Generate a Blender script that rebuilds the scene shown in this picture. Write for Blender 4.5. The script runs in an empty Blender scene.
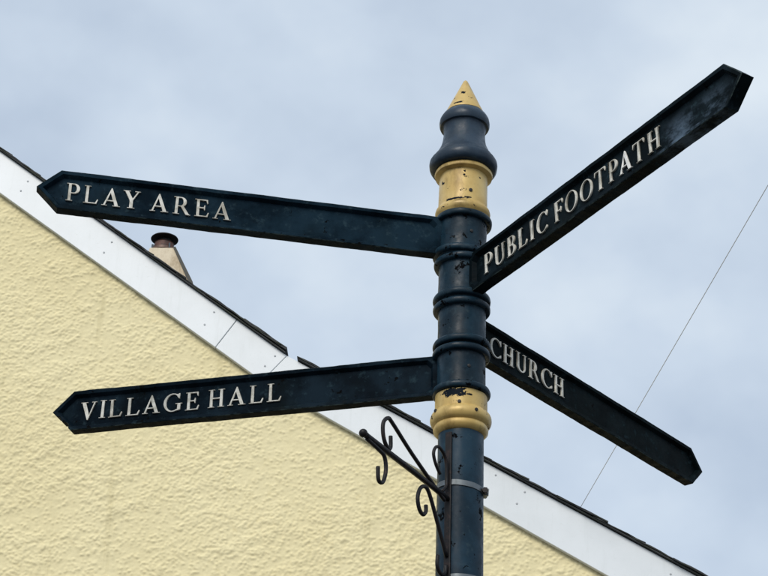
import bpy, bmesh, math, random
import numpy as np
from mathutils import Matrix, Vector
random.seed(7); rng = np.random.default_rng(11)
R = math.radians
scene = bpy.context.scene
C = scene.collection

# ------------------------------------------------------------------ camera
cam_d = bpy.data.cameras.new('camera'); cam = bpy.data.objects.new('camera', cam_d); C.objects.link(cam)
cr = Vector((0.99911163, 0.03135470, 0.02815725)); cu = Vector((-0.00936804, -0.48618622, 0.87380501)); cf = Vector((-0.04108756, 0.87329253, 0.48546058))
m = Matrix.Identity(4)
for i in range(3):
    m[i][0] = cr[i]; m[i][1] = cu[i]; m[i][2] = -cf[i]
m.translation = (0, -4.179366, 1.6)
cam.matrix_world = m
cam_d.sensor_width = 36; cam_d.lens = 89.02; cam_d.clip_start = 0.05; cam_d.clip_end = 3000
scene.camera = cam

# ------------------------------------------------------------------ sky
SUN_AZ, SUN_EL = 197.0, 41.0          # compass degrees from +Y clockwise, elevation
world = bpy.data.worlds.new('World'); scene.world = world; world.use_nodes = True
nt = world.node_tree; nt.nodes.clear()
def wn(t, **k):
    n = nt.nodes.new(t)
    for a, b in k.items(): setattr(n, a, b)
    return n
out = wn('ShaderNodeOutputWorld'); bg = wn('ShaderNodeBackground'); bg.inputs['Strength'].default_value = 0.1
sky = wn('ShaderNodeTexSky', sky_type='NISHITA', sun_disc=False); sky.sun_elevation = R(SUN_EL); sky.sun_rotation = R(SUN_AZ)
tc = wn('ShaderNodeTexCoord')
mp = wn('ShaderNodeMapping'); mp.inputs['Scale'].default_value = (1, 1.1, 1.25); mp.inputs['Location'].default_value = (1.37, 0.6, 2.15); mp.inputs['Rotation'].default_value = (0.2, 0.45, 0.1)
n1 = wn('ShaderNodeTexNoise'); n1.inputs['Scale'].default_value = 4.2; n1.inputs['Detail'].default_value = 4; n1.inputs['Roughness'].default_value = 0.45; n1.inputs['Distortion'].default_value = 0.15
n2 = wn('ShaderNodeTexNoise'); n2.inputs['Scale'].default_value = 13; n2.inputs['Detail'].default_value = 4; n2.inputs['Roughness'].default_value = 0.5
mixn = wn('ShaderNodeMix', data_type='FLOAT'); mixn.inputs[0].default_value = 0.3
ramp = wn('ShaderNodeValToRGB'); el = ramp.color_ramp.elements
el[0].position = 0.37; el[0].color = (0.385, 0.458, 0.560, 1)
el[1].position = 0.63; el[1].color = (0.595, 0.660, 0.720, 1)
e = ramp.color_ramp.elements.new(0.5); e.color = (0.478, 0.553, 0.645, 1)
gain = wn('ShaderNodeVectorMath', operation='SCALE'); gain.inputs['Scale'].default_value = 8.0
mixc = wn('ShaderNodeMix', data_type='RGBA'); mixc.inputs[0].default_value = 0.93
L = nt.links.new
L(tc.outputs['Generated'], mp.inputs['Vector']); L(mp.outputs[0], n1.inputs['Vector']); L(mp.outputs[0], n2.inputs['Vector'])
L(n1.outputs['Fac'], mixn.inputs[2]); L(n2.outputs['Fac'], mixn.inputs[3]); L(mixn.outputs[0], ramp.inputs[0])
L(ramp.outputs[0], gain.inputs[0]); L(sky.outputs[0], mixc.inputs[6]); L(gain.outputs[0], mixc.inputs[7])
L(mixc.outputs[2], bg.inputs['Color']); L(bg.outputs[0], out.inputs['Surface'])

# ------------------------------------------------------------------ sun behind thin cloud
sd = bpy.data.lights.new('sun', 'SUN'); sd.energy = 1.5; sd.angle = R(30); sd.color = (1.0, 0.95, 0.87)
sun = bpy.data.objects.new('sun', sd); C.objects.link(sun)
sv = Vector((math.sin(R(SUN_AZ)) * math.cos(R(SUN_EL)), math.cos(R(SUN_AZ)) * math.cos(R(SUN_EL)), math.sin(R(SUN_EL))))
sun.rotation_euler = sv.to_track_quat('Z', 'Y').to_euler(); sun.location = (0, 0, 30)
vs = scene.view_settings; vs.view_transform = 'Standard'; vs.look = 'None'; vs.exposure = 0.70; vs.gamma = 1; vs.use_curve_mapping = False

# ------------------------------------------------------------------ materials
class MatB:
    def __init__(s, name, rough=0.5, metallic=0.0, spec=0.5):
        s.m = bpy.data.materials.new(name); s.m.use_nodes = True
        s.t = s.m.node_tree; s.b = s.t.nodes['Principled BSDF']
        s.b.inputs['Roughness'].default_value = rough; s.b.inputs['Metallic'].default_value = metallic
        s.b.inputs['Specular IOR Level'].default_value = spec
        s.c = s.t.nodes.new('ShaderNodeTexCoord'); s.oi = None
    def link(s, a, b): s.t.links.new(a, b)
    def noise(s, scale, detail=4, rough=0.55, stretch=None, loc=(0, 0, 0), dist=0.0):
        n = s.t.nodes.new('ShaderNodeTexNoise'); n.inputs['Scale'].default_value = scale; n.inputs['Detail'].default_value = detail
        n.inputs['Roughness'].default_value = rough; n.inputs['Distortion'].default_value = dist
        mpn = s.t.nodes.new('ShaderNodeMapping'); mpn.inputs['Location'].default_value = loc
        if stretch: mpn.inputs['Scale'].default_value = stretch
        if s.oi is None:
            s.oi = s.t.nodes.new('ShaderNodeObjectInfo'); sc_ = s.t.nodes.new('ShaderNodeMath'); sc_.operation = 'MULTIPLY'; sc_.inputs[1].default_value = 23.0
            s.link(s.oi.outputs['Random'], sc_.inputs[0]); s.ov = s.t.nodes.new('ShaderNodeVectorMath'); s.ov.operation = 'ADD'
            s.link(s.c.outputs['Object'], s.ov.inputs[0]); s.link(sc_.outputs[0], s.ov.inputs[1])
        s.link(s.ov.outputs[0], mpn.inputs[0]); s.link(mpn.outputs[0], n.inputs['Vector'])
        return n.outputs['Fac']
    def ramp(s, v, a, b, lo=0.0, hi=1.0):
        n = s.t.nodes.new('ShaderNodeMapRange'); n.interpolation_type = 'SMOOTHSTEP'
        for k, x in zip((1, 2, 3, 4), (a, b, lo, hi)): n.inputs[k].default_value = x
        s.link(v, n.inputs[0]); return n.outputs[0]
    def math(s, op, a, b):
        n = s.t.nodes.new('ShaderNodeMath'); n.operation = op
        for i, v in enumerate((a, b)):
            if isinstance(v, (int, float)): n.inputs[i].default_value = v
            else: s.link(v, n.inputs[i])
        return n.outputs[0]
    def mix(s, f, a, b):
        n = s.t.nodes.new('ShaderNodeMix'); n.data_type = 'RGBA'
        for i, v in ((0, f), (6, a), (7, b)):
            if isinstance(v, (int, float)): n.inputs[i].default_value = v
            elif isinstance(v, tuple): n.inputs[i].default_value = (*v, 1)
            else: s.link(v, n.inputs[i])
        return n.outputs[2]
    def rgb(s, c):
        n = s.t.nodes.new('ShaderNodeRGB'); n.outputs[0].default_value = (*c, 1); return n.outputs[0]
    def color(s, v):
        if isinstance(v, tuple): s.b.inputs['Base Color'].default_value = (*v, 1)
        else: s.link(v, s.b.inputs['Base Color'])
    def rough(s, v): s.link(v, s.b.inputs['Roughness'])
    def bump(s, v, strength=0.3, dist=0.002):
        n = s.t.nodes.new('ShaderNodeBump'); n.inputs['Strength'].default_value = strength; n.inputs['Distance'].default_value = dist
        s.link(v, n.inputs['Height']); s.link(n.outputs[0], s.b.inputs['Normal'])
    def xyz(s):
        n = s.t.nodes.new('ShaderNodeSeparateXYZ'); s.link(s.c.outputs['Object'], n.inputs[0]); return n.outputs

def navy_paint(name, lo=(0.0055, 0.0125, 0.0195), hi=(0.021, 0.042, 0.062), bias=0.0, wear=None, seed=0, chalk=0.4, spec=0.2, thr=0.595):
    b = MatB(name, 0.42, spec=spec)
    a = b.ramp(b.noise(9, 5, 0.6, loc=(seed, 0, 0)), 0.38 - bias, 0.68 - bias)
    f = b.noise(46, 6, 0.65, loc=(0, seed, 0))
    col = b.mix(a, lo, hi)
    col = b.mix(b.math('MULTIPLY', b.ramp(f, 0.54, 0.72), chalk), col, (0.042, 0.075, 0.092))        # chalked, faded spots
    chips = b.ramp(b.noise(22, 6, 0.72, loc=(3, 1, seed)), thr, thr + 0.025)
    col = b.mix(chips, col, (0.0022, 0.0025, 0.003))                                               # flaked to old black coat
    if wear: col = wear(b, col)
    grime = b.ramp(b.noise(5, 3, 0.5, loc=(1, 7, seed)), 0.52, 0.75)
    col = b.mix(b.math('MULTIPLY', grime, 0.4), col, (0.007, 0.011, 0.008))                       # faint algae
    b.color(col); b.rough(b.ramp(f, 0.3, 0.75, 0.26, 0.62))
    b.bump(b.math('SUBTRACT', b.math('MULTIPLY', f, 0.5), chips), 0.18, 0.0010)
    b.link(b.ramp(chips, 0, 1, spec, 0.01), b.b.inputs['Specular IOR Level'])
    return b.m

def foot_wear(b, col):
    x, y, z = b.xyz()
    zone = b.math('MULTIPLY', b.ramp(x, 0.78, 0.86), b.math('SUBTRACT', 1.0, b.ramp(x, 0.99, 1.05)))
    zone = b.math('MULTIPLY', zone, b.math('SUBTRACT', 1.0, b.ramp(z, -0.02, 0.035)))
    f = b.ramp(b.noise(20, 6, 0.7, (0.6, 1, 1), (2, 2, 4)), 0.40, 0.64)
    return b.mix(b.math('MULTIPLY', b.math('MULTIPLY', zone, f), 0.85), col, (0.10, 0.145, 0.20))

M_pole = navy_paint('pole_blue_paint', (0.0055, 0.0185, 0.032), (0.0135, 0.038, 0.062), spec=0.16)
M_collar = navy_paint('collar_blue_paint', (0.0042, 0.0140, 0.024), (0.0120, 0.0345, 0.0550), seed=3, spec=0.15)
M_cap = navy_paint('finial_blue_paint', (0.014, 0.026, 0.043), (0.029, 0.050, 0.077), seed=5, spec=0.24, thr=0.64)
M_play = navy_paint('sign_navy_paint', (0.0030, 0.0085, 0.0145), (0.0105, 0.0255, 0.040), 0.03, seed=8, spec=0.015, thr=0.625)
M_foot = navy_paint('sign_worn_paint', (0.0032, 0.0062, 0.0082), (0.0095, 0.0172, 0.0230), wear=foot_wear, seed=12, chalk=0.35, spec=0.015, thr=0.625)
M_chur = navy_paint('sign_green_black_paint', (0.0028, 0.0052, 0.0061), (0.0072, 0.0128, 0.0152), seed=15, chalk=0.25, spec=0.012, thr=0.63)
M_vill = navy_paint('sign_black_paint', (0.0025, 0.0056, 0.0093), (0.0078, 0.0168, 0.0262), seed=19, chalk=0.35, spec=0.012, thr=0.63)
b = MatB('worn_rim_edge', 0.6, spec=0.02); f = b.noise(38, 6, 0.65); g = b.noise(7, 4, 0.6)
col = b.mix(b.ramp(f, 0.42, 0.62), (0.009, 0.015, 0.018), (0.062, 0.084, 0.082)); col = b.mix(b.math('MULTIPLY', b.ramp(g, 0.5, 0.7), 0.7), col, (0.010, 0.016, 0.014))
b.color(col); M_edge = b.m

def gold_paint(name, seed, patches=()):
    b = MatB(name, 0.5, 0.15, spec=0.35)
    tone = b.noise(14, 5, 0.6, loc=(seed, 0, 0))
    col = b.mix(b.ramp(tone, 0.3, 0.72), (0.60, 0.435, 0.165), (0.48, 0.325, 0.105))
    n = b.noise(34, 6, 0.65, (1, 1, 1.6), (0, seed, 0))
    stain = b.ramp(b.noise(10, 6, 0.7, (1.4, 1.4, .45), (seed, 2, 1)), 0.46, 0.70)
    col = b.mix(b.math('MULTIPLY', stain, 0.7), col, (0.14, 0.085, 0.025))
    chip = b.ramp(n, 0.65, 0.67)
    x, y, z = b.xyz()
    for (px, pz, wx, wz) in patches:                       # flakes with a place of their own, on the face towards -y
        dx = b.math('ABSOLUTE', b.math('SUBTRACT', x, px), 0); dz = b.math('ABSOLUTE', b.math('SUBTRACT', z, pz), 0)
        wob = b.math('MULTIPLY', b.math('SUBTRACT', b.noise(70, 5, 0.7), 0.5), 3.4)
        dd = b.math('ADD', b.math('MAXIMUM', b.math('DIVIDE', dx, wx), b.math('DIVIDE', dz, wz)), wob)
        mk = b.math('MULTIPLY', b.math('LESS_THAN', dd, 1.0), b.math('LESS_THAN', y, 0.0))
        chip = b.math('MAXIMUM', chip, mk)
    col = b.mix(chip, col, (0.008, 0.012, 0.018))
    b.color(col); b.rough(b.ramp(tone, 0.3, 0.7, 0.30, 0.5))
    b.link(b.ramp(chip, 0, 1, 0.35, 0.02), b.b.inputs['Specular IOR Level']); b.link(b.ramp(chip, 0, 1, 0.15, 0.0), b.b.inputs['Metallic'])
    b.bump(b.math('SUBTRACT', b.math('MULTIPLY', tone, 0.3), chip), 0.3, 0.0012)
    return b.m

b = MatB('letter_paint', 0.55); f = b.noise(60, 6, 0.7); g = b.noise(14, 4, 0.6)
col = b.mix(b.ramp(f, 0.42, 0.62), (0.67, 0.655, 0.595), (0.45, 0.435, 0.37)); col = b.mix(b.math('MULTIPLY', b.ramp(g, 0.46, 0.66), 0.65), col, (0.20, 0.18, 0.13))
b.color(col); b.bump(f, 0.3, 0.001); M_letter = b.m
b = MatB('letter_paint_fresh', 0.5); f = b.noise(60, 6, 0.7)
b.color(b.mix(b.ramp(f, 0.45, 0.7), (0.78, 0.78, 0.75), (0.6, 0.6, 0.56))); M_letter2 = b.m

b = MatB('dark_iron', 0.5, spec=0.25); f = b.noise(60, 5, 0.6)
b.color(b.mix(b.ramp(f, 0.5, 0.72), (0.008, 0.007, 0.008), (0.032, 0.019, 0.016))); b.bump(f, 0.3, 0.001); M_iron = b.m
b = MatB('screw_iron', 0.6); b.color((0.006, 0.006, 0.007)); M_screw = b.m
b = MatB('galvanised_strap', 0.42, 0.75); f = b.noise(40, 5, 0.6)
b.color(b.mix(f, (0.20, 0.225, 0.24), (0.09, 0.10, 0.105))); b.rough(b.ramp(f, 0.3, 0.7, 0.35, 0.6)); M_strap = b.m

b = MatB('cream_render', 0.92, spec=0.15)
x, y, z = b.xyz()
big = b.noise(1.3, 5, 0.6); fine = b.noise(150, 4, 0.6); mid = b.noise(22, 5, 0.65)
col = b.mix(b.ramp(big, 0.3, 0.7), (0.785, 0.70, 0.435), (0.755, 0.665, 0.40))
col = b.mix(b.math('MULTIPLY', b.ramp(mid, 0.55, 0.8), 0.45), col, (0.60, 0.50, 0.26))
pit_shade = b.ramp(b.noise(95, 4, 0.65, (1, 1, 1.3), (5, 2, 1)), 0.66, 0.74)
col = b.mix(b.math('MULTIPLY', pit_shade, 0.5), col, (0.40, 0.30, 0.12))  # shade of small pits painted into the colour as brown specks
strk = b.ramp(b.noise(3.0, 4, 0.6, (4.0, 1, 0.22), (9, 0, 3)), 0.58, 0.78)
col = b.mix(b.math('MULTIPLY', strk, 0.5), col, (0.55, 0.48, 0.27))
sx = b.math('ABSOLUTE', b.math('SUBTRACT', x, -1.405), 0)
ss = b.math('MULTIPLY', b.math('SUBTRACT', 1.0, b.ramp(sx, 0.0, 0.035)), b.math('MULTIPLY', b.math('SUBTRACT', 1.0, b.ramp(z, 5.32, 5.62)), mid))
col = b.mix(b.math('MULTIPLY', ss, 0.9), col, (0.42, 0.37, 0.22))
b.color(col); b.bump(b.math('ADD', fine, mid), 0.3, 0.003); M_render = b.m

b = MatB('white_plastic_board', 0.38); f = b.noise(2.2, 5, 0.65); g = b.noise(40, 5, 0.7)
col = b.mix(b.ramp(f, 0.3, 0.75), (0.72, 0.755, 0.78), (0.65, 0.685, 0.705)); col = b.mix(b.math('MULTIPLY', b.ramp(g, 0.58, 0.8), 0.3), col, (0.45, 0.47, 0.44))
ru = b.ramp(b.noise(7, 5, 0.65, (3.2, 1, 0.35), (4, 1, 2)), 0.52, 0.76); col = b.mix(b.math('MULTIPLY', ru, 0.2), col, (0.47, 0.50, 0.49))
b.color(col); M_board = b.m
b = MatB('board_screw_cap', 0.6); b.color((0.42, 0.44, 0.46)); M_cap_s = b.m
b = MatB('slate', 0.75); f = b.noise(30, 6, 0.65); g = b.noise(9, 4, 0.6)
col = b.mix(f, (0.020, 0.022, 0.024), (0.055, 0.058, 0.060)); col = b.mix(b.math('MULTIPLY', b.ramp(g, 0.45, 0.65), 0.8), col, (0.028, 0.036, 0.016))
b.color(col); b.bump(f, 0.6, 0.004); M_slate = b.m
b = MatB('roof_slope_slate', 0.8); f = b.noise(12, 6, 0.65); b.color(b.mix(f, (0.03, 0.033, 0.036), (0.075, 0.078, 0.082))); b.bump(f, 0.5, 0.01); M_roof = b.m
b = MatB('old_cream_render', 0.9, spec=0.2); f = b.noise(11, 6, 0.7, (1, 1, 0.35)); g = b.noise(40, 4, 0.6)
col = b.mix(b.ramp(f, 0.42, 0.7), (0.70, 0.61, 0.46), (0.42, 0.33, 0.22)); b.color(col); b.bump(g, 0.5, 0.006); M_stack = b.m
b = MatB('terracotta_pot', 0.65); f = b.noise(18, 6, 0.7); b.color(b.mix(b.ramp(f, 0.4, 0.65), (0.10, 0.035, 0.022), (0.035, 0.018, 0.014))); M_pot = b.m
b = MatB('sooty_cowl', 0.7); f = b.noise(30, 5, 0.6); b.color(b.mix(f, (0.004, 0.004, 0.004), (0.009, 0.008, 0.008))); M_soot = b.m
b = MatB('pot_band_metal', 0.5, 0.3); f = b.noise(30, 5, 0.6); b.color(b.mix(f, (0.20, 0.13, 0.10), (0.07, 0.035, 0.028))); M_band = b.m
b = MatB('lead_flashing', 0.6); f = b.noise(25, 5, 0.6); b.color(b.mix(f, (0.008, 0.010, 0.008), (0.018, 0.022, 0.014))); M_lead = b.m
b = MatB('cable_sheath', 0.5); f = b.noise(3, 2); b.color(b.mix(f, (0.60, 0.62, 0.65), (0.68, 0.70, 0.73))); M_cable = b.m
b = MatB('asphalt', 0.9); f = b.noise(60, 6, 0.7); g = b.noise(0.6, 4, 0.6); col = b.mix(f, (0.038, 0.038, 0.040), (0.075, 0.074, 0.072)); col = b.mix(b.math('MULTIPLY', g, 0.3), col, (0.09, 0.088, 0.082)); b.color(col); b.bump(f, 0.5, 0.006); M_asphalt = b.m
b = MatB('paving', 0.85); f = b.noise(25, 6, 0.65); b.color(b.mix(f, (0.07, 0.069, 0.067), (0.11, 0.108, 0.104))); b.bump(f, 0.3, 0.004); M_paving = b.m

# ------------------------------------------------------------------ helpers
def ob(name, me, mat=None, parent=None, loc=(0, 0, 0), rot=(0, 0, 0), label=None, cat=None, group=None, kind=None):
    o = bpy.data.objects.new(name, me); C.objects.link(o)
    o.location = loc; o.rotation_euler = rot
    if mat: me.materials.append(mat) if not me.materials else None
    if parent: o.parent = parent
    if label: o['label'] = label
    if cat: o['category'] = cat
    if group: o['group'] = group
    if kind: o['kind'] = kind
    return o
def empty(name, loc, label, cat, group=None):
    return ob(name, None, loc=loc, label=label, cat=cat, group=group)
def mesh_from(verts, faces, name='mesh', smooth=False):
    me = bpy.data.meshes.new(name); me.from_pydata([tuple(v) for v in verts], [], faces)
    bm = bmesh.new(); bm.from_mesh(me); bmesh.ops.recalc_face_normals(bm, faces=bm.faces); bm.to_mesh(me); bm.free()
    if smooth:
        for p in me.polygons: p.use_smooth = True
    me.update(); return me
def bevel(o, w, seg=2, ang=35):
    md = o.modifiers.new('bevel', 'BEVEL'); md.width = w; md.segments = seg; md.limit_method = 'ANGLE'; md.angle_limit = R(ang); return o
def box_mesh(x0, x1, y0, y1, z0, z1, name='box'):
    v = [(x, y, z) for x in (x0, x1) for y in (y0, y1) for z in (z0, z1)]
    return mesh_from(v, [(0, 1, 3, 2), (4, 6, 7, 5), (0, 4, 5, 1), (2, 3, 7, 6), (0, 2, 6, 4), (1, 5, 7, 3)], name)
def lathe(profile, n=72, wob=0.0006, name='lathe'):
    verts, faces = [], []
    ph = [random.uniform(0, 6.28) for _ in range(3)]
    for r, z in profile:
        for k in range(n):
            a = 2 * math.pi * k / n
            rr = max(r + (wob * (math.sin(2 * a + ph[0]) + .7 * math.sin(5 * a + ph[1] + z * 40) + .5 * math.sin(9 * a + ph[2] - z * 70)) if r > 0.003 else 0), 0.0002)
            verts.append((rr * math.cos(a), rr * math.sin(a), z))
    for i in range(len(profile) - 1):
        for k in range(n):
            k2 = (k + 1) % n
            faces.append((i * n + k, i * n + k2, (i + 1) * n + k2, (i + 1) * n + k))
    faces.append(tuple(range(n))); faces.append(tuple((len(profile) - 1) * n + k for k in range(n)))
    me = mesh_from(verts, faces, name)
    for p in me.polygons: p.use_smooth = len(p.vertices) == 4
    me.set_sharp_from_angle(angle=R(38))
    return me
def catmull(pts, sub=6):
    P = [Vector(p) for p in pts]; P = [P[0] * 2 - P[1]] + P + [P[-1] * 2 - P[-2]]; res = []
    for i in range(1, len(P) - 2):
        for k in range(sub):
            t = k / sub; a, b_, c, d = P[i - 1], P[i], P[i + 1], P[i + 2]
            res.append(0.5 * ((2 * b_) + (-a + c) * t + (2 * a - 5 * b_ + 4 * c - d) * t * t + (-a + 3 * b_ - 3 * c + d) * t ** 3))
    res.append(P[-2]); return res
def tube(path, rad, n=10, name='tube', flat=None):
    path = [Vector(p) for p in path]; verts, faces = [], []; prev = None
    for i, p in enumerate(path):
        t = (path[min(i + 1, len(path) - 1)] - path[max(i - 1, 0)]).normalized()
        if prev is None:
            ref = Vector((0, 1, 0)) if abs(t.y) < 0.9 else Vector((1, 0, 0)); nrm = (ref - t * ref.dot(t)).normalized()
        else: nrm = (prev - t * prev.dot(t)).normalized()
        prev = nrm; bi = t.cross(nrm); r = rad(i / (len(path) - 1)) if callable(rad) else rad
        for k in range(n):
            a = 2 * math.pi * k / n; s = flat or 1.0
            verts.append(p + nrm * math.cos(a) * r * s + bi * math.sin(a) * r)
    for i in range(len(path) - 1):
        for k in range(n):
            k2 = (k + 1) % n; faces.append((i * n + k, i * n + k2, (i + 1) * n + k2, (i + 1) * n + k))
    faces.append(tuple(range(n))); faces.append(tuple((len(path) - 1) * n + k for k in range(n)))
    me = mesh_from(verts, faces, name)
    for p in me.polygons: p.use_smooth = len(p.vertices) == 4
    return me
def torus_profile(r0, rout, zc, hh, n=8):
    # quarter-round ring: from shaft radius r0 out to rout and back, centred zc, half height hh
    return [(r0 + (rout - r0) * max(0, math.sin(math.pi * k / n)) ** 0.4, zc - hh * math.cos(math.pi * k / n)) for k in range(n + 1)]

# ------------------------------------------------------------------ ground
road = ob('road', mesh_from([(-600, -600, 0), (600, -600, 0), (600, 600, 0), (-600, 600, 0)], [(0, 1, 2, 3)], 'road'), M_asphalt, kind='structure')
pav = bevel(ob('pavement', box_mesh(-14, 14, -1.1, 5.38, -0.1, 0.12, 'pavement'), M_paving, kind='structure'), 0.015)
for i in range(28):
    ob('kerb_stone', box_mesh(-0.492, 0.492, -0.06, 0.06, -0.1, 0.13, 'kerb') if i == 0 else bpy.data.meshes['kerb'], M_paving if i == 0 else None, parent=pav, loc=(-13.5 + i, -1.163, 0))

# ------------------------------------------------------------------ house
house = empty('gable_house', (-3.6, 5.4, 0), 'cream roughcast house with white bargeboards along its sloping gable roof', 'house')
hl = Vector(house.location)
YW, YB = 5.395, 5.36
def top_left(x): return 7.824 + (x + 2.796) * (6.483 - 7.824) / (2.796 - 1.014)
def bot_left(x): return 7.528 + (x + 2.758) * (6.300 - 7.528) / (2.758 - 1.117)
def top_right(x): return 6.483 + (x + 1.014) * (5.188 - 6.483) / (1.245 + 1.014)
def bot_right(x): return 6.300 + (x + 1.117) * (5.180 - 6.300) / (0.777 + 1.117)
XR, XE = -3.6, 2.35            # ridge, right eave
ZR = top_left(XR)
XL = XR - (XE - XR); SL = (ZR - top_right(XE)) / (XE - XR)
def verge_top(x):
    return np.where(x < XR, ZR - (XR - x) * SL, np.where(x < -1.014, top_left(x), top_right(x)))

# front wall: thrown roughcast, really displaced where it is seen close
step = 0.0052
xd = np.arange(-3.1, 2.0, step); zd = np.arange(4.85, 8.2, step)
xs = np.concatenate([np.linspace(XL + 0.25, -3.1, 40)[:-1], xd, np.linspace(xd[-1], XE - 0.3, 6)[1:]])
zs = np.concatenate([np.linspace(0.0, 4.85, 40)[:-1], zd, np.linspace(zd[-1], ZR, 6)[1:]])
def filt(shape, sx, sz, ang):
    n0 = rng.standard_normal(shape); F = np.fft.rfft2(n0)
    kz = np.fft.fftfreq(shape[0])[:, None] * 2 * np.pi; kx = np.fft.rfftfreq(shape[1])[None, :] * 2 * np.pi
    u = kx * math.cos(ang) + kz * math.sin(ang); v = -kx * math.sin(ang) + kz * math.cos(ang)
    g = np.fft.irfft2(F * np.exp(-0.5 * ((u * sx) ** 2 + (v * sz) ** 2)), s=shape); return g / g.std()
sh = (len(zd), len(xd))
D = filt(sh, 1.0, 0.8, 0.2); E_ = filt(sh, 18, 11, 0.3); G = filt(sh, 60, 60, 0); Wv = filt(sh, 5, 3.2, 0.45)
sm = lambda t: np.clip(t, 0, 1) ** 2 * (3 - 2 * np.clip(t, 0, 1))
def grains(dens, sx, sz, ang):
    pr = dens * (0.35 + 1.3 * sm((E_ + 1.3) / 2.6)) * (0.55 + 0.9 * sm((Wv + 1) / 2))
    n0 = (rng.random(sh) < pr) * rng.uniform(0.4, 1.3, sh); F = np.fft.rfft2(n0)
    kz = np.fft.fftfreq(sh[0])[:, None] * 2 * np.pi; kx = np.fft.rfftfreq(sh[1])[None, :] * 2 * np.pi
    u = kx * math.cos(ang) + kz * math.sin(ang); v = -kx * math.sin(ang) + kz * math.cos(ang)
    g_ = np.fft.irfft2(F * np.exp(-0.5 * ((u * sx) ** 2 + (v * sz) ** 2)), s=sh) * 2 * math.pi * sx * sz
    return 1 - np.exp(-1.6 * g_)
H = 0.0020 * grains(0.016, 1.5, 1.05, 0.55) + 0.0052 * grains(0.085, 0.82, 0.70, -0.4) + 0.0014 * grains(0.004, 2.3, 1.7, 0.2) + 0.0004 * D + 0.0004 * Wv + 0.0005 * E_ + 0.0015 * G
edge = np.minimum(np.minimum(np.arange(sh[0]), sh[0] - 1 - np.arange(sh[0]))[:, None], np.minimum(np.arange(sh[1]), sh[1] - 1 - np.arange(sh[1]))[None, :])
H = H * np.clip(edge / 30, 0, 1)
XX, ZZ = np.meshgrid(xs, zs); YY = np.full_like(XX, YW)
YY[39:39 + sh[0], 39:39 + sh[1]] -= H
nz, nx = XX.shape
idx = np.arange(nz * nx).reshape(nz, nx)
q = np.stack([idx[:-1, :-1], idx[:-1, 1:], idx[1:, 1:], idx[1:, :-1]], -1).reshape(-1, 4)
cx = (XX[:-1, :-1] + XX[1:, 1:]).ravel() / 2; ctz = ZZ[1:, 1:].ravel()
q = q[ctz < verge_top(cx) - 0.09]
used = np.unique(q); remap = np.full(nz * nx, -1); remap[used] = np.arange(len(used)); q = remap[q]
co = np.stack([XX.ravel()[used], YY.ravel()[used], ZZ.ravel()[used]], -1) - np.array(hl)
me = bpy.data.meshes.new('wall')
me.vertices.add(len(co)); me.vertices.foreach_set('co', co.astype(np.float32).ravel())
me.loops.add(q.size); me.loops.foreach_set('vertex_index', q.astype(np.int32).ravel())
me.polygons.add(len(q)); me.polygons.foreach_set('loop_start', np.arange(0, q.size, 4, dtype=np.int32)); me.polygons.foreach_set('loop_total', np.full(len(q), 4, dtype=np.int32))
me.update(calc_edges=True); me.polygons.foreach_set('use_smooth', np.ones(len(q), dtype=bool))
ob('wall', me, None, house)
me.materials.append(M_render)
hb = lambda x0, x1, y0, y1, z0, z1: box_mesh(x0 - hl.x, x1 - hl.x, y0 - hl.y, y1 - hl.y, z0, z1)
zev = top_right(XE) - 0.02
ob('wall', hb(XE - 0.5, XE - 0.3, YW + 0.02, 13, 0, zev), M_render, house)
ob('wall', hb(XL + 0.25, XL + 0.45, YW + 0.02, 13, 0, zev), M_render, house)
ob('wall', hb(XL + 0.25, XE - 0.3, 13, 13.2, 0, zev), M_render, house)

def prism(poly, y0, y1):                     # poly in world x,z
    n = len(poly); v = [(x - hl.x, y0 - hl.y, z) for x, z in poly] + [(x - hl.x, y1 - hl.y, z) for x, z in poly]
    f = [tuple(range(n)), tuple(range(n, 2 * n))] + [(i, (i + 1) % n, n + (i + 1) % n, n + i) for i in range(n)]
    return mesh_from(v, f)
# bargeboards
J1, J2 = (-1.284, top_left(-1.284)), (-1.395, bot_left(-1.395)); g = 0.0014
K1, K2 = (-0.985, 6.461), (-1.117, 6.300)
boards = [
    [(XR, ZR), (J1[0] - g, top_left(J1[0] - g)), (J2[0] - g, bot_left(J2[0] - g)), (XR, bot_left(XR))],
    [(J1[0] + g, top_left(J1[0] + g)), (-1.014, 6.483), (K1[0] - .001, K1[1]), (K2[0] - .001, K2[1]), (J2[0] + g, bot_left(J2[0] + g))],
    [(K1[0] + .001, K1[1] - .001), (XE, top_right(XE)), (XE, bot_right(XE)), (K2[0] + .001, K2[1] - .001)],
    [(XR - 0.002, ZR), (XR - 0.002, bot_left(XR)), (XL, top_right(XE) - 0.3), (XL, top_right(XE))]]
for bd in boards:
    bevel(ob('bargeboard', prism(bd, YB, YW - 0.004), M_board, house), 0.003, 2)
# screw caps on the boards
capm = lathe([(0.0055, 0), (0.0055, 0.002), (0.002, 0.003)], 12, 0, 'screw_cap')
for x, z in [(-2.634, 7.543), (-2.093, 7.123), (-2.054, 7.194), (-1.467, 6.653), (-1.419, 6.735), (-1.106, 6.393), (-1.053, 6.457), (0.192, 5.745), (0.349, 5.648), (0.306, 5.58), (1.114, 5.191), (-2.60, 7.61), (1.15, 5.13)]:
    ob('screw_cap', capm, M_cap_s if not capm.materials else None, house, loc=(x - hl.x, YB - 0.0005 - hl.y, z), rot=(R(90), 0, 0))
# roof slopes
th = 0.10
roofp = ob('roof', prism([(XR, ZR + .01), (-1.014, 6.493), (XE + .1, top_right(XE + .1) + .01), (XE + .1, top_right(XE + .1) - th), (-1.03, 6.483 - th), (XR, ZR - th), (XL - .1, top_right(XE) - .06 - th), (XL - .1, top_right(XE) - .05)], YB + 0.12, 13.4), M_roof, house)
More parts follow.
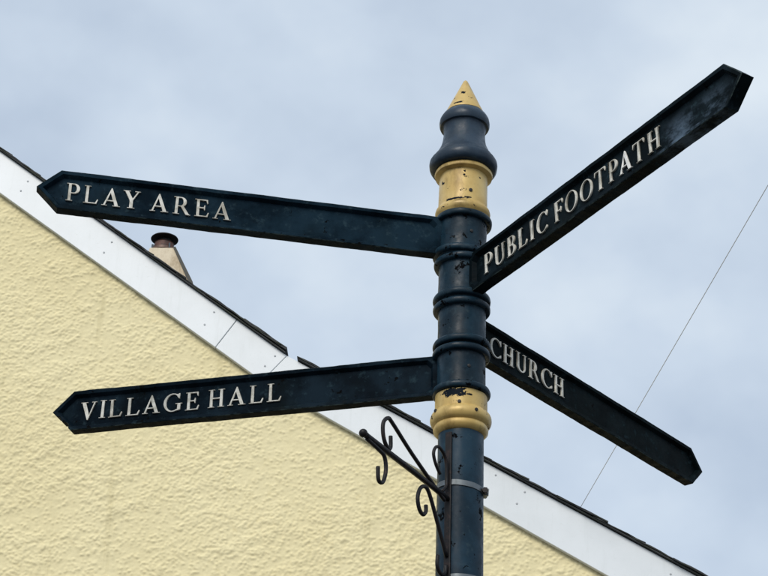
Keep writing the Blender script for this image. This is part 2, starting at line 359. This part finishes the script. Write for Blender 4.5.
# verge undercloak and the slates above it, one by one
def along(p0, p1):
    a = Vector((p0[0], 0, p0[1])); b_ = Vector((p1[0], 0, p1[1])); return a, (b_ - a).normalized(), (b_ - a).length
sl_mesh = []
for k in range(5):
    bm = bmesh.new(); L_, W_, T_ = 0.31, 0.30, 0.0065
    n = 7; vs_ = []
    for zz in (0, T_):
        rowf = [bm.verts.new((-L_ / 2 + L_ * i / (n - 1), -W_ / 2 + random.uniform(-.006, .005), zz + random.uniform(-.0015, .0015))) for i in range(n)]
        rowb = [bm.verts.new((-L_ / 2 + L_ * i / (n - 1), W_ / 2, zz)) for i in range(n)]
        vs_.append((rowf, rowb))
    (f0, b0), (f1, b1) = vs_
    for i in range(n - 1):
        bm.faces.new((f0[i], f0[i + 1], b0[i + 1], b0[i])); bm.faces.new((f1[i], b1[i], b1[i + 1], f1[i + 1]))
        bm.faces.new((f0[i], f1[i], f1[i + 1], f0[i + 1])); bm.faces.new((b0[i], b0[i + 1], b1[i + 1], b1[i]))
    bm.faces.new((f0[0], b0[0], b1[0], f1[0])); bm.faces.new((f0[-1], f1[-1], b1[-1], b0[-1]))
    bmesh.ops.recalc_face_normals(bm, faces=bm.faces)
    me_ = bpy.data.meshes.new('slate'); bm.to_mesh(me_); bm.free(); me_.materials.append(M_slate); sl_mesh.append(me_)
def verge_slates(p0, p1, expo, lift_end=0.0, t=0.155):
    a, d, ln = along(p0, p1); up = Vector((-d.z, 0, d.x)); up = up if up.z > 0 else -up
    ang = math.atan2(-d.z, d.x)
    cm = prism([tuple((a + up * 0.0015).xz), tuple((a + d * ln + up * 0.0015).xz), tuple((a + d * ln + up * 0.0055).xz), tuple((a + up * 0.0055).xz)], YB - 0.022, YB + 0.115)
    ob('undercloak', cm, M_slate, house)
    while t < ln + 0.005:
        e_ = ln - t
        pos = a + d * (t - 0.155) + up * (0.0085 + random.uniform(0, 0.002)) + (up * lift_end if e_ < 0.45 and lift_end else Vector((0, 0, 0)))
        o = ob('slate', random.choice(sl_mesh), None, roofp, loc=(pos.x - hl.x, YB - 0.030 + 0.15 + random.uniform(-0.008, 0.006) - hl.y, pos.z), rot=(random.uniform(-.006, .006), ang - R(1.1) + random.uniform(-.006, .006), random.uniform(-.01, .01)))
        t += expo * random.uniform(0.92, 1.08)
verge_slates((XR, ZR), (-0.996, 6.4695), 0.235, 0.004)
verge_slates((-0.925, top_right(-0.925)), (XE + .1, top_right(XE + .1)), 0.235, t=0.305)
# short raised double course where the steep slope ends over the shallow one
a, d, ln = along((XR, ZR), (-0.992, 6.4665)); up = Vector((-d.z, 0, d.x)); up = up if up.z > 0 else -up
for k, (back, hgt) in enumerate(((0.165, 0.012), (0.168, 0.020))):
    pos = a + d * (ln - back) + up * hgt
    ob('slate', sl_mesh[k], None, roofp, loc=(pos.x - hl.x, YB + 0.118 - hl.y, pos.z), rot=(0, math.atan2(-d.z, d.x) - R(0.8), 0))
# ridge tiles
rm = mesh_from([(0.16 * math.cos(t) * s, y, 0.12 * math.sin(t) * s) for y in (0, 0.445) for s in (1, 0.86) for t in np.linspace(-0.5, math.pi + 0.5, 13)],
    [(i, i + 1, 27 + i, 26 + i) for i in range(12)] + [(13 + i, 39 + i, 40 + i, 14 + i) for i in range(12)] + [(i, 13 + i, 14 + i, i + 1) for i in range(12)] + [(26 + i, 27 + i, 40 + i, 39 + i) for i in range(12)])
rm.materials.append(M_slate)
for i in range(17): ob('ridge_tile', rm, None, roofp, loc=(0, YB - 0.03 + i * 0.45 - hl.y, ZR - 0.02))

# chimney: flared rendered stack with lead along its right edge, squat pot with wide cowl
YC = 6.1
def cpt(x, y, z): return (x - hl.x, y - hl.y, z)
zt = 7.545; zb = 6.35
slope = (1.679 - 1.797) / (7.309 - 7.552)      # right side runs out as it goes down
xr_t, xl_t = -1.803, -1.952
dzb = zt - zb
fl = 0.49
def ring(z, grow): return [(xl_t - grow * .4, YC - .075 - grow * .2, z), (xr_t + grow, YC - .075 - grow * .2, z), (xr_t + grow, YC + .075 + grow * .2, z), (xl_t - grow * .4, YC + .075 + grow * .2, z)]
rs = [ring(zt, 0), ring(zt - .004, 0.004), ring(zt - 0.26, 0.127), ring(zb, 0.30)]
v = [cpt(*p_) for r_ in rs for p_ in r_]
f_ = [(0, 1, 2, 3)] + [(i * 4 + k, i * 4 + (k + 1) % 4, i * 4 + 4 + (k + 1) % 4, i * 4 + 4 + k) for i in range(3) for k in range(4)]
stack = ob('chimney_stack', mesh_from(v, f_), M_stack, house)
strip = [(xr_t - .004, zt + .004), (xr_t + .012, zt + .004), (xr_t + .143, zt - .26), (xr_t + .32, zb), (xr_t + .29, zb), (xr_t + .117, zt - .26)]
n_ = len(strip); vv = [cpt(x, YC - .085 - max(0, (zt - z)) * 0.1, z) for x, z in strip] + [cpt(x, YC + .085 + max(0, (zt - z)) * .1, z) for x, z in strip]
ob('flashing', mesh_from(vv, [tuple(range(n_)), tuple(range(n_, 2 * n_))] + [(i, (i + 1) % n_, n_ + (i + 1) % n_, n_ + i) for i in range(n_)]), M_lead, stack)
px, pz = -1.879, zt
pot = lathe([(0.066, 0.0), (0.066, 0.04), (0.062, 0.055), (0.060, 0.066), (0.063, 0.070), (0.055, 0.071)], 40, 0.0005); ob('chimney_pot', pot, M_pot, stack, loc=cpt(px, YC, pz))
bnd = lathe([(0.0665, 0.004), (0.077, 0.006), (0.077, 0.022), (0.0665, 0.024)], 40, 0.0005); ob('pot_band', bnd, M_band, stack, loc=cpt(px, YC, pz))
cwl = lathe([(0.040, 0.0715), (0.042, 0.096), (0.080, 0.101), (0.086, 0.101), (0.087, 0.104), (0.086, 0.107), (0.07, 0.112), (0.03, 0.118), (0.001, 0.119)], 40, 0.0005); ob('cowl', cwl, M_soot, stack, loc=cpt(px, YC, pz))
for k in range(4):
    a_ = k * math.pi / 2 + 0.6
    ob('band_clip', box_mesh(-.006, .006, -.004, .004, 0, 0.036), M_strap, stack, loc=cpt(px + .078 * math.cos(a_), YC + .078 * math.sin(a_), pz + .006), rot=(0, 0, a_))

# ------------------------------------------------------------------ fingerpost
Z0, S = 4.06208, 0.127702
post = empty('fingerpost', (0, 0, 0.12), 'dark blue cast iron fingerpost with gold bands and four direction arms', 'signpost')
PB = 0.12
def pz_(z): return z - PB
pole = ob('pole', lathe([(0.16, 0), (0.16, 0.03), (0.12, 0.06), (0.105, 0.12), (0.10, 0.75), (0.085, 0.80), (0.09, 0.83), (0.085, 0.86), (0.058, 0.90)] + [(0.058 - 0.0030 * k / 12, 0.92 + (pz_(3.53) - 0.92) * k / 12) for k in range(13)], 80, 0.0004), M_pole, post)
gl = lathe([(0.0545, pz_(3.513)), (0.059, pz_(3.516)), (0.0655, pz_(3.523)), (0.0665, pz_(3.531)), (0.064, pz_(3.5375))] +
           [(0.064 + (0.0745 - 0.064) * math.sin(math.pi * k / 10) ** 0.6, pz_(3.5375 + 0.036 * k / 10)) for k in range(1, 10)] +
           [(0.0635, pz_(3.575)), (0.0635, pz_(3.617))], 80, 0.0006)
gold_low = ob('gold_band', gl, gold_paint('gold_paint_low', 2, patches=((-0.014, pz_(3.606), 0.025, 0.0095), (0.018, pz_(3.6), 0.006, 0.002))), post)
# four collars, each with a ring at head and foot
for i in range(4):
    zc = Z0 - i * S; hh = S / 2
    prof = [(0.0585, -hh)] + torus_profile(0.0605, 0.0722, -hh + 0.0125, 0.0090) + [(0.0600, -0.035), (0.0597, 0), (0.0600, 0.035)] + torus_profile(0.0605, 0.0722, hh - 0.0125, 0.0090) + [(0.0585, hh - 0.0004)]
    c_ = ob('collar', lathe(prof, 80, 0.0005), M_collar, post, loc=(0, 0, pz_(zc)), rot=(random.uniform(-.012, .012), (0.06 if i == 0 else random.uniform(-.012, .012)), 0))
    # grub screw
    sx_, sz_ = ((0.022, 0.0), (0.03, -.1), (0.05, -.1), (0.018, 0.0))[i]
    if sz_ > -.05:
        ob('grub_screw', lathe([(0.0042, 0), (0.0042, 0.003), (0.003, 0.0035)], 12, 0), M_screw, c_, loc=(sx_, -math.sqrt(0.0597 ** 2 - sx_ ** 2) + 0.0012, sz_), rot=(R(90), 0, math.atan2(sx_, 0.058)))
# upper gold column
gu = lathe([(0.0585, pz_(4.118)), (0.0690, pz_(4.130)), (0.0705, pz_(4.139)), (0.0690, pz_(4.1445)), (0.0650, pz_(4.149)), (0.0625, pz_(4.156)), (0.0618, pz_(4.247)), (0.066, pz_(4.2485)), (0.0735, pz_(4.252)), (0.0750, pz_(4.257)), (0.0735, pz_(4.262)), (0.067, pz_(4.268))], 80, 0.0006)
gold_up = ob('gold_column', gu, gold_paint('gold_paint_high', 6, patches=((-0.016, pz_(4.1545), 0.026, 0.0030), (0.012, pz_(4.158), 0.010, 0.0015))), post, rot=(0, 0.012, 0))
ob('grub_screw', lathe([(0.0048, 0), (0.0048, 0.003), (0.003, 0.0035)], 12, 0), M_screw, gold_up, loc=(0.019, -0.0579, pz_(4.180)), rot=(R(90), 0, 0.3))
for x_, z_ in ((0.036, 3.5575), (-0.060, 3.563), (-0.004, 3.5795)):
    rr_ = 0.0738 if z_ < 3.57 else 0.0632
    ob('grub_screw', lathe([(0.0045, 0), (0.0045, 0.003), (0.003, 0.0035)], 12, 0), M_screw, gold_low, loc=(x_, -math.sqrt(max(rr_ ** 2 - x_ ** 2, 1e-6)) + 0.001, pz_(z_)), rot=(R(90), 0, math.atan2(x_, 0.06)))
# finial
fin = lathe([(0.060, 4.2655), (0.077, 4.2660), (0.0835, 4.2690), (0.0880, 4.2760), (0.0892, 4.286), (0.0880, 4.2945), (0.0850, 4.3000), (0.0820, 4.3005), (0.0815, 4.304), (0.0780, 4.3100), (0.0720, 4.3185), (0.0662, 4.331), (0.0602, 4.346), (0.0566, 4.362), (0.0550, 4.378), (0.0550, 4.390), (0.0565, 4.400), (0.0580, 4.4045), (0.0640, 4.406), (0.0662, 4.411), (0.0668, 4.420), (0.0655, 4.428), (0.0625, 4.4345), (0.0585, 4.4415), (0.053, 4.4475), (0.046, 4.451)], 80, 0.0005)
for v_ in fin.vertices: v_.co.z -= PB
finial = ob('finial', fin, M_cap, post, rot=(0, 0.014, 0))
finial.location = (-0.014 * 4.14, 0, 0)
gold_up.location = (-0.012 * 4.05, 0, 0)
cone = lathe([(0.044, 4.4495), (0.0500, 4.4515), (0.0495, 4.455), (0.0410, 4.475), (0.0280, 4.505), (0.0120, 4.541), (0.0045, 4.558), (0.001, 4.562)], 64, 0.0005)
for v_ in cone.vertices: v_.co.z -= PB
ob('finial_point', cone, gold_paint('gold_paint_point', 9, patches=((-0.004, pz_(4.505), 0.007, 0.0050), (-0.018, pz_(4.462), 0.014, 0.003))), finial)

# --- serif capitals (outlines on a unit cap height)
ST, e, k_ = 0.135, 0.085, 0.045
SX = e + ST; FT = 2 * e + ST
def arc(cx, cy, rx, ry, a0, a1, n=14): return [(cx + rx * math.cos(R(a0 + (a1 - a0) * i / n)), cy + ry * math.sin(R(a0 + (a1 - a0) * i / n))) for i in range(n + 1)]
stemL = [(0, 1), (0, 1 - k_), (e, 1 - k_), (e, k_), (0, k_)]
RH = 0.54
GL = {
 'I': (FT, [[(0, 0), (FT, 0), (FT, k_), (SX, k_), (SX, 1 - k_), (FT, 1 - k_), (FT, 1)] + stemL]),
 'L': (.66, [[(0, 0), (.60, 0), (.66, .27), (.61, .27), (.53, .07), (SX, .07), (SX, 1 - k_), (FT, 1 - k_), (FT, 1)] + stemL]),
 'E': (.65, [[(0, 0), (.60, 0), (.65, .26), (.60, .26), (.53, .07), (SX, .07), (SX, .475), (.40, .475), (.43, .37), (.475, .37), (.475, .67), (.43, .67), (.40, .55), (SX, .55), (SX, .93), (.50, .93), (.55, .76), (.60, .76), (.58, 1)] + stemL]),
 'F': (.60, [[(0, 0), (FT, 0), (FT, k_), (SX, k_), (SX, .455), (.40, .455), (.43, .35), (.475, .35), (.475, .65), (.43, .65), (.40, .53), (SX, .53), (SX, .93), (.50, .93), (.55, .75), (.60, .75), (.58, 1)] + stemL]),
 'T': (.73, [[(.36 - FT / 2, 0), (.36 + FT / 2, 0), (.36 + FT / 2, k_), (.36 + ST / 2, k_), (.36 + ST / 2, .93), (.62, .93), (.68, .75), (.73, .75), (.71, 1), (.01, 1), (-.01, .75), (.04, .75), (.10, .93), (.36 - ST / 2, .93), (.36 - ST / 2, k_), (.36 - FT / 2, k_)]]),
 'H': (RH + ST + e, [[(0, 0), (FT, 0), (FT, k_), (SX, k_), (SX, .465), (RH, .465), (RH, k_), (RH - e, k_), (RH - e, 0), (RH + ST + e, 0), (RH + ST + e, k_), (RH + ST, k_), (RH + ST, 1 - k_), (RH + ST + e, 1 - k_), (RH + ST + e, 1), (RH - e, 1), (RH - e, 1 - k_), (RH, 1 - k_), (RH, .54), (SX, .54), (SX, 1 - k_), (FT, 1 - k_), (FT, 1)] + stemL]),
 'U': (.60 + .075 + e, [[(0, 1 - k_), (0, 1), (FT, 1), (FT, 1 - k_), (SX, 1 - k_)] + arc((SX + .60) / 2, .30, (.60 - SX) / 2, .23, 180, 360) + [(.60, 1 - k_), (.60 - e, 1 - k_), (.60 - e, 1), (.675 + e, 1), (.675 + e, 1 - k_), (.675, 1 - k_)] + arc((e + .675) / 2, .30, (.675 - e) / 2, .32, 0, -180) + [(e, 1 - k_)]]),
 'V': (.78, [[(0, 1), (0, 1 - k_), (.06, 1 - k_), (.36, -.02), (.42, -.02), (.71, 1 - k_), (.78, 1 - k_), (.78, 1), (.52, 1), (.52, 1 - k_), (.625, 1 - k_), (.44, .27), (.25, 1 - k_), (.34, 1 - k_), (.34, 1)]]),
 'A': (.84, [[(0, 0), (.26, 0), (.26, k_), (.165, k_), (.228, .265), (.515, .265), (.590, k_), (.49, k_), (.49, 0), (.84, 0), (.84, k_), (.75, k_), (.425, 1.02), (.375, 1.02), (.08, k_), (0, k_)], [(.250, .335), (.490, .335), (.362, .73)]]),
 'Y': (.78, [[(0, 1), (0, 1 - k_), (.07, 1 - k_), (.31, .45), (.31, k_), (.22, k_), (.22, 0), (.56, 0), (.56, k_), (.47, k_), (.47, .47), (.71, 1 - k_), (.78, 1 - k_), (.78, 1), (.52, 1), (.52, 1 - k_), (.625, 1 - k_), (.44, .57), (.26, 1 - k_), (.34, 1 - k_), (.34, 1)]]),
 'P': (.60, [[(0, 0), (FT, 0), (FT, k_), (SX, k_), (SX, .42)] + arc(.33, .71, .27, .29, -90, 90) + stemL, [(SX, .485)] + arc(.32, .71, .125, .225, -90, 90) + [(SX, .935)]]),
 'R': (.80, [[(0, 0), (FT, 0), (FT, k_), (SX, k_), (SX, .44), (.33, .44), (.58, 0), (.80, 0), (.80, k_), (.74, k_)] + arc(.34, .72, .25, .28, -58, 90) + stemL, [(SX, .505)] + arc(.32, .72, .115, .215, -90, 90) + [(SX, .935)]]),
 'B': (.63, [[(0, 0)] + arc(.36, .27, .27, .27, -90, 68) + arc(.33, .76, .23, .24, -60, 90) + stemL, [(SX, .065)] + arc(.34, .27, .125, .205, -90, 90) + [(SX, .475)], [(SX, .545)] + arc(.31, .74, .10, .195, -90, 90) + [(SX, .935)]]),
 'O': (.84, [arc(.42, .5, .42, .52, 0, 348, 29), arc(.42, .5, .290, .455, 0, 348, 29)]),
 'C': (.77, [[(.70, .70), (.76, .70), (.76, 1.0), (.71, 1.0), (.68, .96)] + arc(.42, .5, .42, .52, 66, 298, 24) + [(.76, .10), (.76, .25), (.72, .25)] + arc(.44, .5, .300, .45, 312, 60, 24)]),
 'G': (.88, [[(.70, .70), (.76, .70), (.76, 1.0), (.71, 1.0), (.68, .96)] + arc(.42, .5, .42, .52, 66, 292, 24) + [(.81, .08), (.81, .40), (.88, .40), (.88, .45), (.56, .45), (.56, .40), (.65, .40), (.65, .12)] + arc(.44, .5, .300, .45, 302, 60, 24)]),
}
glyph_cache = {}
def glyph(ch, cap, sxw, mat, thin):
    key = (ch, thin, round(cap, 4), round(sxw, 3), mat.name)
    if key in glyph_cache: return glyph_cache[key]
    cu_ = bpy.data.curves.new('letter', 'CURVE'); cu_.dimensions = '2D'; cu_.fill_mode = 'BOTH'; cu_.extrude = 0.0018; cu_.bevel_depth = 0.0006; cu_.bevel_resolution = 1; cu_.offset = thin
    for loop in GL[ch][1]:
        sp = cu_.splines.new('POLY'); sp.points.add(len(loop) - 1); sp.use_cyclic_u = True
        for p_, (x, y) in zip(sp.points, loop): p_.co = (x * cap * sxw, y * cap, 0, 1)
    tmp = bpy.data.objects.new('tmp_letter', cu_); C.objects.link(tmp)
    dg = bpy.context.evaluated_depsgraph_get(); me_ = bpy.data.meshes.new_from_object(tmp.evaluated_get(dg))
    bpy.data.objects.remove(tmp); me_.name = 'letter'; me_.materials.clear(); me_.materials.append(mat)
    glyph_cache[key] = me_; return me_

# --- arms: plate with raised rim, recessed panel both sides, chevron tip
def offset_poly(poly, d):
    n = len(poly); res = []
    for i in range(n):
        p0, p1, p2 = Vector(poly[i - 1]), Vector(poly[i]), Vector(poly[(i + 1) % n])
        e1 = (p1 - p0).normalized(); e2 = (p2 - p1).normalized(); n1_ = Vector((-e1.y, e1.x)); n2_ = Vector((-e2.y, e2.x))
        res.append(tuple(p1 + (n1_ + n2_) * d / (1 + n1_.dot(n2_))))
    return res
def densify(poly, stepl, jit):
    res = []
    for i, p in enumerate(poly):
        q_ = poly[(i + 1) % len(poly)]; ln_ = math.dist(p, q_); n = max(1, int(ln_ / stepl))
        for j in range(n): res.append((p[0] + (q_[0] - p[0]) * j / n, p[1] + (q_[1] - p[1]) * j / n))
    return res
def arm_mesh(Lx, pt, h, t, nick=None):
    x0 = 0.048; c_ = 0.013
    def shape(xp, hl_, tipx, ptx): return [(xp + c_, -hl_), (tipx - ptx, -hl_), (tipx, 0), (tipx - ptx, hl_), (xp + c_, hl_), (xp, hl_ - c_), (xp, -hl_ + c_)]
    outer = shape(x0, h / 2, Lx, pt)
    def near(pl):
        ds = []
        for i, p in enumerate(pl):
            q_ = pl[(i + 1) % 7]; ln_ = math.dist(outer[i], outer[(i + 1) % 7]); n = max(1, int(ln_ / 0.008))
            for j in range(n): ds.append((p[0] + (q_[0] - p[0]) * j / n, p[1] + (q_[1] - p[1]) * j / n))
        return ds
    def inset(dd, xp):
        pl = offset_poly(outer, dd); sh_ = shape(xp, h / 2 - dd, 0, 0); return [sh_[0], pl[1], pl[2], pl[3], sh_[4], sh_[5], sh_[6]]
    o0 = near(outer); o1 = near(inset(0.0018, x0 + .0005)); i0 = near(inset(0.0100, 0.068)); i1 = near(inset(0.0165, 0.075))
    n = len(o0); 
    def soft(sd_):
        a_ = [random.gauss(0, sd_) for _ in range(n)]; return [sum(a_[(i + k) % n] for k in range(-4, 5)) / 4.2 for i in range(n)]
    jj = list(zip(soft(.0004), soft(.0006))); ji = list(zip(soft(.0004), soft(.0005)))
    if nick:
        for i, p in enumerate(o0):
            if nick(p): b_ = random.choice((0, 0, .002, .004, .0055)); jj[i] = (jj[i][0] - b_, jj[i][1] + b_ * .8)
    J = lambda pl, q_: [(p[0] + a[0], p[1] + a[1]) for p, a in zip(pl, q_)]
    rec = 0.0115
    rings = [(J(i1, ji), t / 2 - rec), (J(i0, ji), t / 2 - 0.0008), (J(o1, jj), t / 2), (J(o0, jj), t / 2 - 0.0016), (J(o0, jj), -t / 2 + 0.0016), (J(o1, jj), -t / 2), (J(i0, ji), -t / 2 + 0.0008), (J(i1, ji), -t / 2 + rec)]
    verts = [(x, y, z) for pl, y in rings for x, z in pl]
    faces = [tuple(range(n)), tuple(7 * n + i for i in range(n))]
    for r_ in range(7):
        for i in range(n): faces.append((r_ * n + i, r_ * n + (i + 1) % n, (r_ + 1) * n + (i + 1) % n, (r_ + 1) * n + i))
    me_ = mesh_from(verts, faces, 'arm'); 
    for k, p in enumerate(me_.polygons):
        if k >= 2 and (k - 2) // n in (2, 4): p.material_index = 1
    return me_, t / 2 - rec
ARMS = [ # text, azimuth, length, thickness, material, cap height, u where text starts, u where it ends, text centre v, label
    ('PLAY AREA', 192.6457, 1.0767, 0.030, M_play, 0.0505, 1.004, 0.5935, -0.001, 'upper left arm reading PLAY AREA'),
    ('PUBLIC FOOTPATH', -56.957, 1.0868, 0.034, M_foot, 0.0555, 0.112, 0.804, 0.001, 'rising right arm reading PUBLIC FOOTPATH'),
    ('CHURCH', 51.771, 1.1018, 0.030, M_chur, 0.0535, 0.108, 0.430, 0.003, 'lower right arm reading CHURCH'),
    ('VILLAGE HALL', 166.447, 1.0824, 0.030, M_vill, 0.0505, 1.008, 0.4612, -0.001, 'lower left arm reading VILLAGE HALL')]
for i, (txt, az, Lx, t, mat, cap, u0, u1, vc, lab) in enumerate(ARMS):
    nick = (lambda p: p[0] > 1.02 and -0.05 < p[1] < -0.008) if i == 3 else None
    me_, pd = arm_mesh(Lx, 0.0553, 0.110, t, nick)
    arm = ob('sign_arm', me_, mat, post, loc=(0, 0, pz_(Z0 - i * S)), rot=(0, 0, R(az)))
    me_.materials.append(M_edge); arm['label'] = lab
    front = 1 if i in (0, 3) else -1                     # local y side that faces the viewer
    wid = abs(u1 - u0) / cap; natural = sum(GL[c][0] for c in txt if c != ' ')
    gaps = len(txt.replace(' ', '')) - 1; nsp = txt.count(' ')
    sxw = 1.0; sp = (wid - natural - nsp * 0.30) / gaps
    if sp < 0.10: sxw = (wid - nsp * .30 - gaps * .10) / natural; sp = 0.10
    if sp > 0.17: sxw = min(1.15, (wid - nsp * .30 - gaps * .17) / natural); sp = (wid - natural * sxw - nsp * .3) / gaps
    KERN = {'PA': -.12, 'AT': -.13, 'AY': -.10, 'LA': -.02, 'FO': -.05, 'OT': -.05, 'TP': -.02, 'LL': .02, 'AR': .02}
    ks = [KERN.get(a_ + b_, 0) for a_, b_ in zip(txt, txt[1:])]; sp -= sum(ks) / gaps
    cur = 0.0
    for ci, c in enumerate(txt):
        if c == ' ': cur += 0.30; continue
        mlet = M_letter2 if (txt == 'PUBLIC FOOTPATH' and c == 'A') else M_letter
        w_ = GL[c][0] * sxw
        lo = ob('letter', glyph(c, cap, sxw, mlet, -0.0013 if i == 1 else -0.0009), None, arm)
        tilt = random.gauss(0, 0.008)
        if front == 1:
            mt = Matrix(((-1, 0, 0, u0 - cur * cap), (0, 0, 1, pd + 0.0020), (0, 1, 0, vc - cap / 2 + random.gauss(0, .0006)), (0, 0, 0, 1)))
        else:
            mt = Matrix(((1, 0, 0, u0 + cur * cap), (0, 0, -1, -pd - 0.0020), (0, 1, 0, vc - cap / 2 + random.gauss(0, .0006)), (0, 0, 0, 1)))
        lo.matrix_local = mt @ Matrix.Rotation(tilt, 4, 'Z')
        cur += w_ + sp + (ks[ci] if ci < len(ks) else 0)

# ------------------------------------------------------------------ hanging basket bracket strapped to the pole
baz = R(241)
brk = empty('basket_bracket', (0, 0, 3.10), 'black wrought iron scroll bracket strapped to the pole, without a basket', 'bracket')
bl = lambda u, z: (u, 0, z - 3.10)
brk.rotation_euler = (0, 0, baz)
r0 = 0.0552
ob('back_bar', box_mesh(r0, r0 + 0.006, -0.0085, 0.0085, 3.02 - 3.10, 3.503 - 3.10), M_iron, brk); bevel(brk.children[0], 0.0015)
ob('arm_bar', tube([bl(r0 + .004, 3.331), bl(0.2, 3.337), bl(0.425, 3.3435), bl(0.434, 3.344)], lambda s: 0.0068 if s < 0.9 else 0.0075, 12), M_iron, brk)
ball = lathe([(0.0005, -0.0098)] + [(0.0098 * math.cos(t_), 0.0098 * math.sin(t_)) for t_ in np.linspace(-1.4, 1.4, 9)] + [(0.0005, 0.0098)], 20, 0); ob('ball_end', ball, M_iron, brk, loc=bl(0.441, 3.344))
SC = [
 [(0.075, 3.322), (0.094, 3.328), (0.227, 3.378), (0.319, 3.419), (0.339, 3.423), (0.357, 3.406), (0.359, 3.383), (0.351, 3.362), (0.335, 3.350), (0.324, 3.357), (0.325, 3.384)],
 [(0.425, 3.337), (0.372, 3.331), (0.349, 3.324), (0.341, 3.297), (0.349, 3.267), (0.361, 3.257), (0.372, 3.262), (0.375, 3.290)],
 [(r0 + .007, 3.187), (0.106, 3.253), (0.146, 3.311), (0.168, 3.321), (0.189, 3.308), (0.199, 3.282), (0.191, 3.258), (0.174, 3.250), (0.161, 3.262), (0.161, 3.278)],
 [(0.088, 3.339), (r0 + .012, 3.362), (r0 + .011, 3.397), (0.074, 3.43), (0.1, 3.445), (0.12, 3.439), (0.13, 3.419), (0.119, 3.397), (0.098, 3.379)],
 [(0.103, 3.176), (0.104, 3.150), (0.088, 3.136), (0.070, 3.143), (r0 + .008, 3.165)]]
for k, s_ in enumerate(SC):
    ob('scroll', tube(catmull([bl(*p_) for p_ in s_], 6), 0.0047 if k != 3 else 0.0040, 10), M_iron, brk)
for zz_, tl in ((3.372, 0.10), (3.139, 0.03)):
    st = ob('strap', lathe([(0.0560, -0.0070), (0.0576, -0.0066), (0.0576, 0.0066), (0.0560, 0.0070)], 64, 0.0003), M_strap, brk, loc=bl(0, zz_), rot=(0, 0, -baz))
    if zz_ > 3.3:
        st.rotation_euler = (Matrix.Rotation(-baz, 3, 'Z') @ Matrix.Rotation(tl, 3, 'Y')).to_euler()
        ob('strap_screw', tube([(0.0595, -0.022, -0.001), (0.0595, 0.012, -0.001)], 0.0055, 10), M_strap, st)
        ob('strap_screw', tube([(0.0595, -0.030, -0.001), (0.0595, -0.0221, -0.001)], 0.0075, 6), M_iron, st)
        ob('strap_lug', box_mesh(0.0565, 0.068, -0.016, -0.010, -0.0085, 0.0085), M_strap, st)

# ------------------------------------------------------------------ overhead cable
p0 = Vector((0.6431, 5.34, 5.548)); p1 = Vector((4.879, -8.65, 9.0506)); pts = []
for i in range(61):
    s_ = i / 60; p_ = p0.lerp(p1, s_); p_.z -= 0.10 * 4 * s_ * (1 - s_) * 0.0; pts.append(p_)
ob('overhead_cable', tube(pts, 0.0019, 8), M_cable, label='thin grey overhead cable running from the roof edge up across the sky', cat='cable')
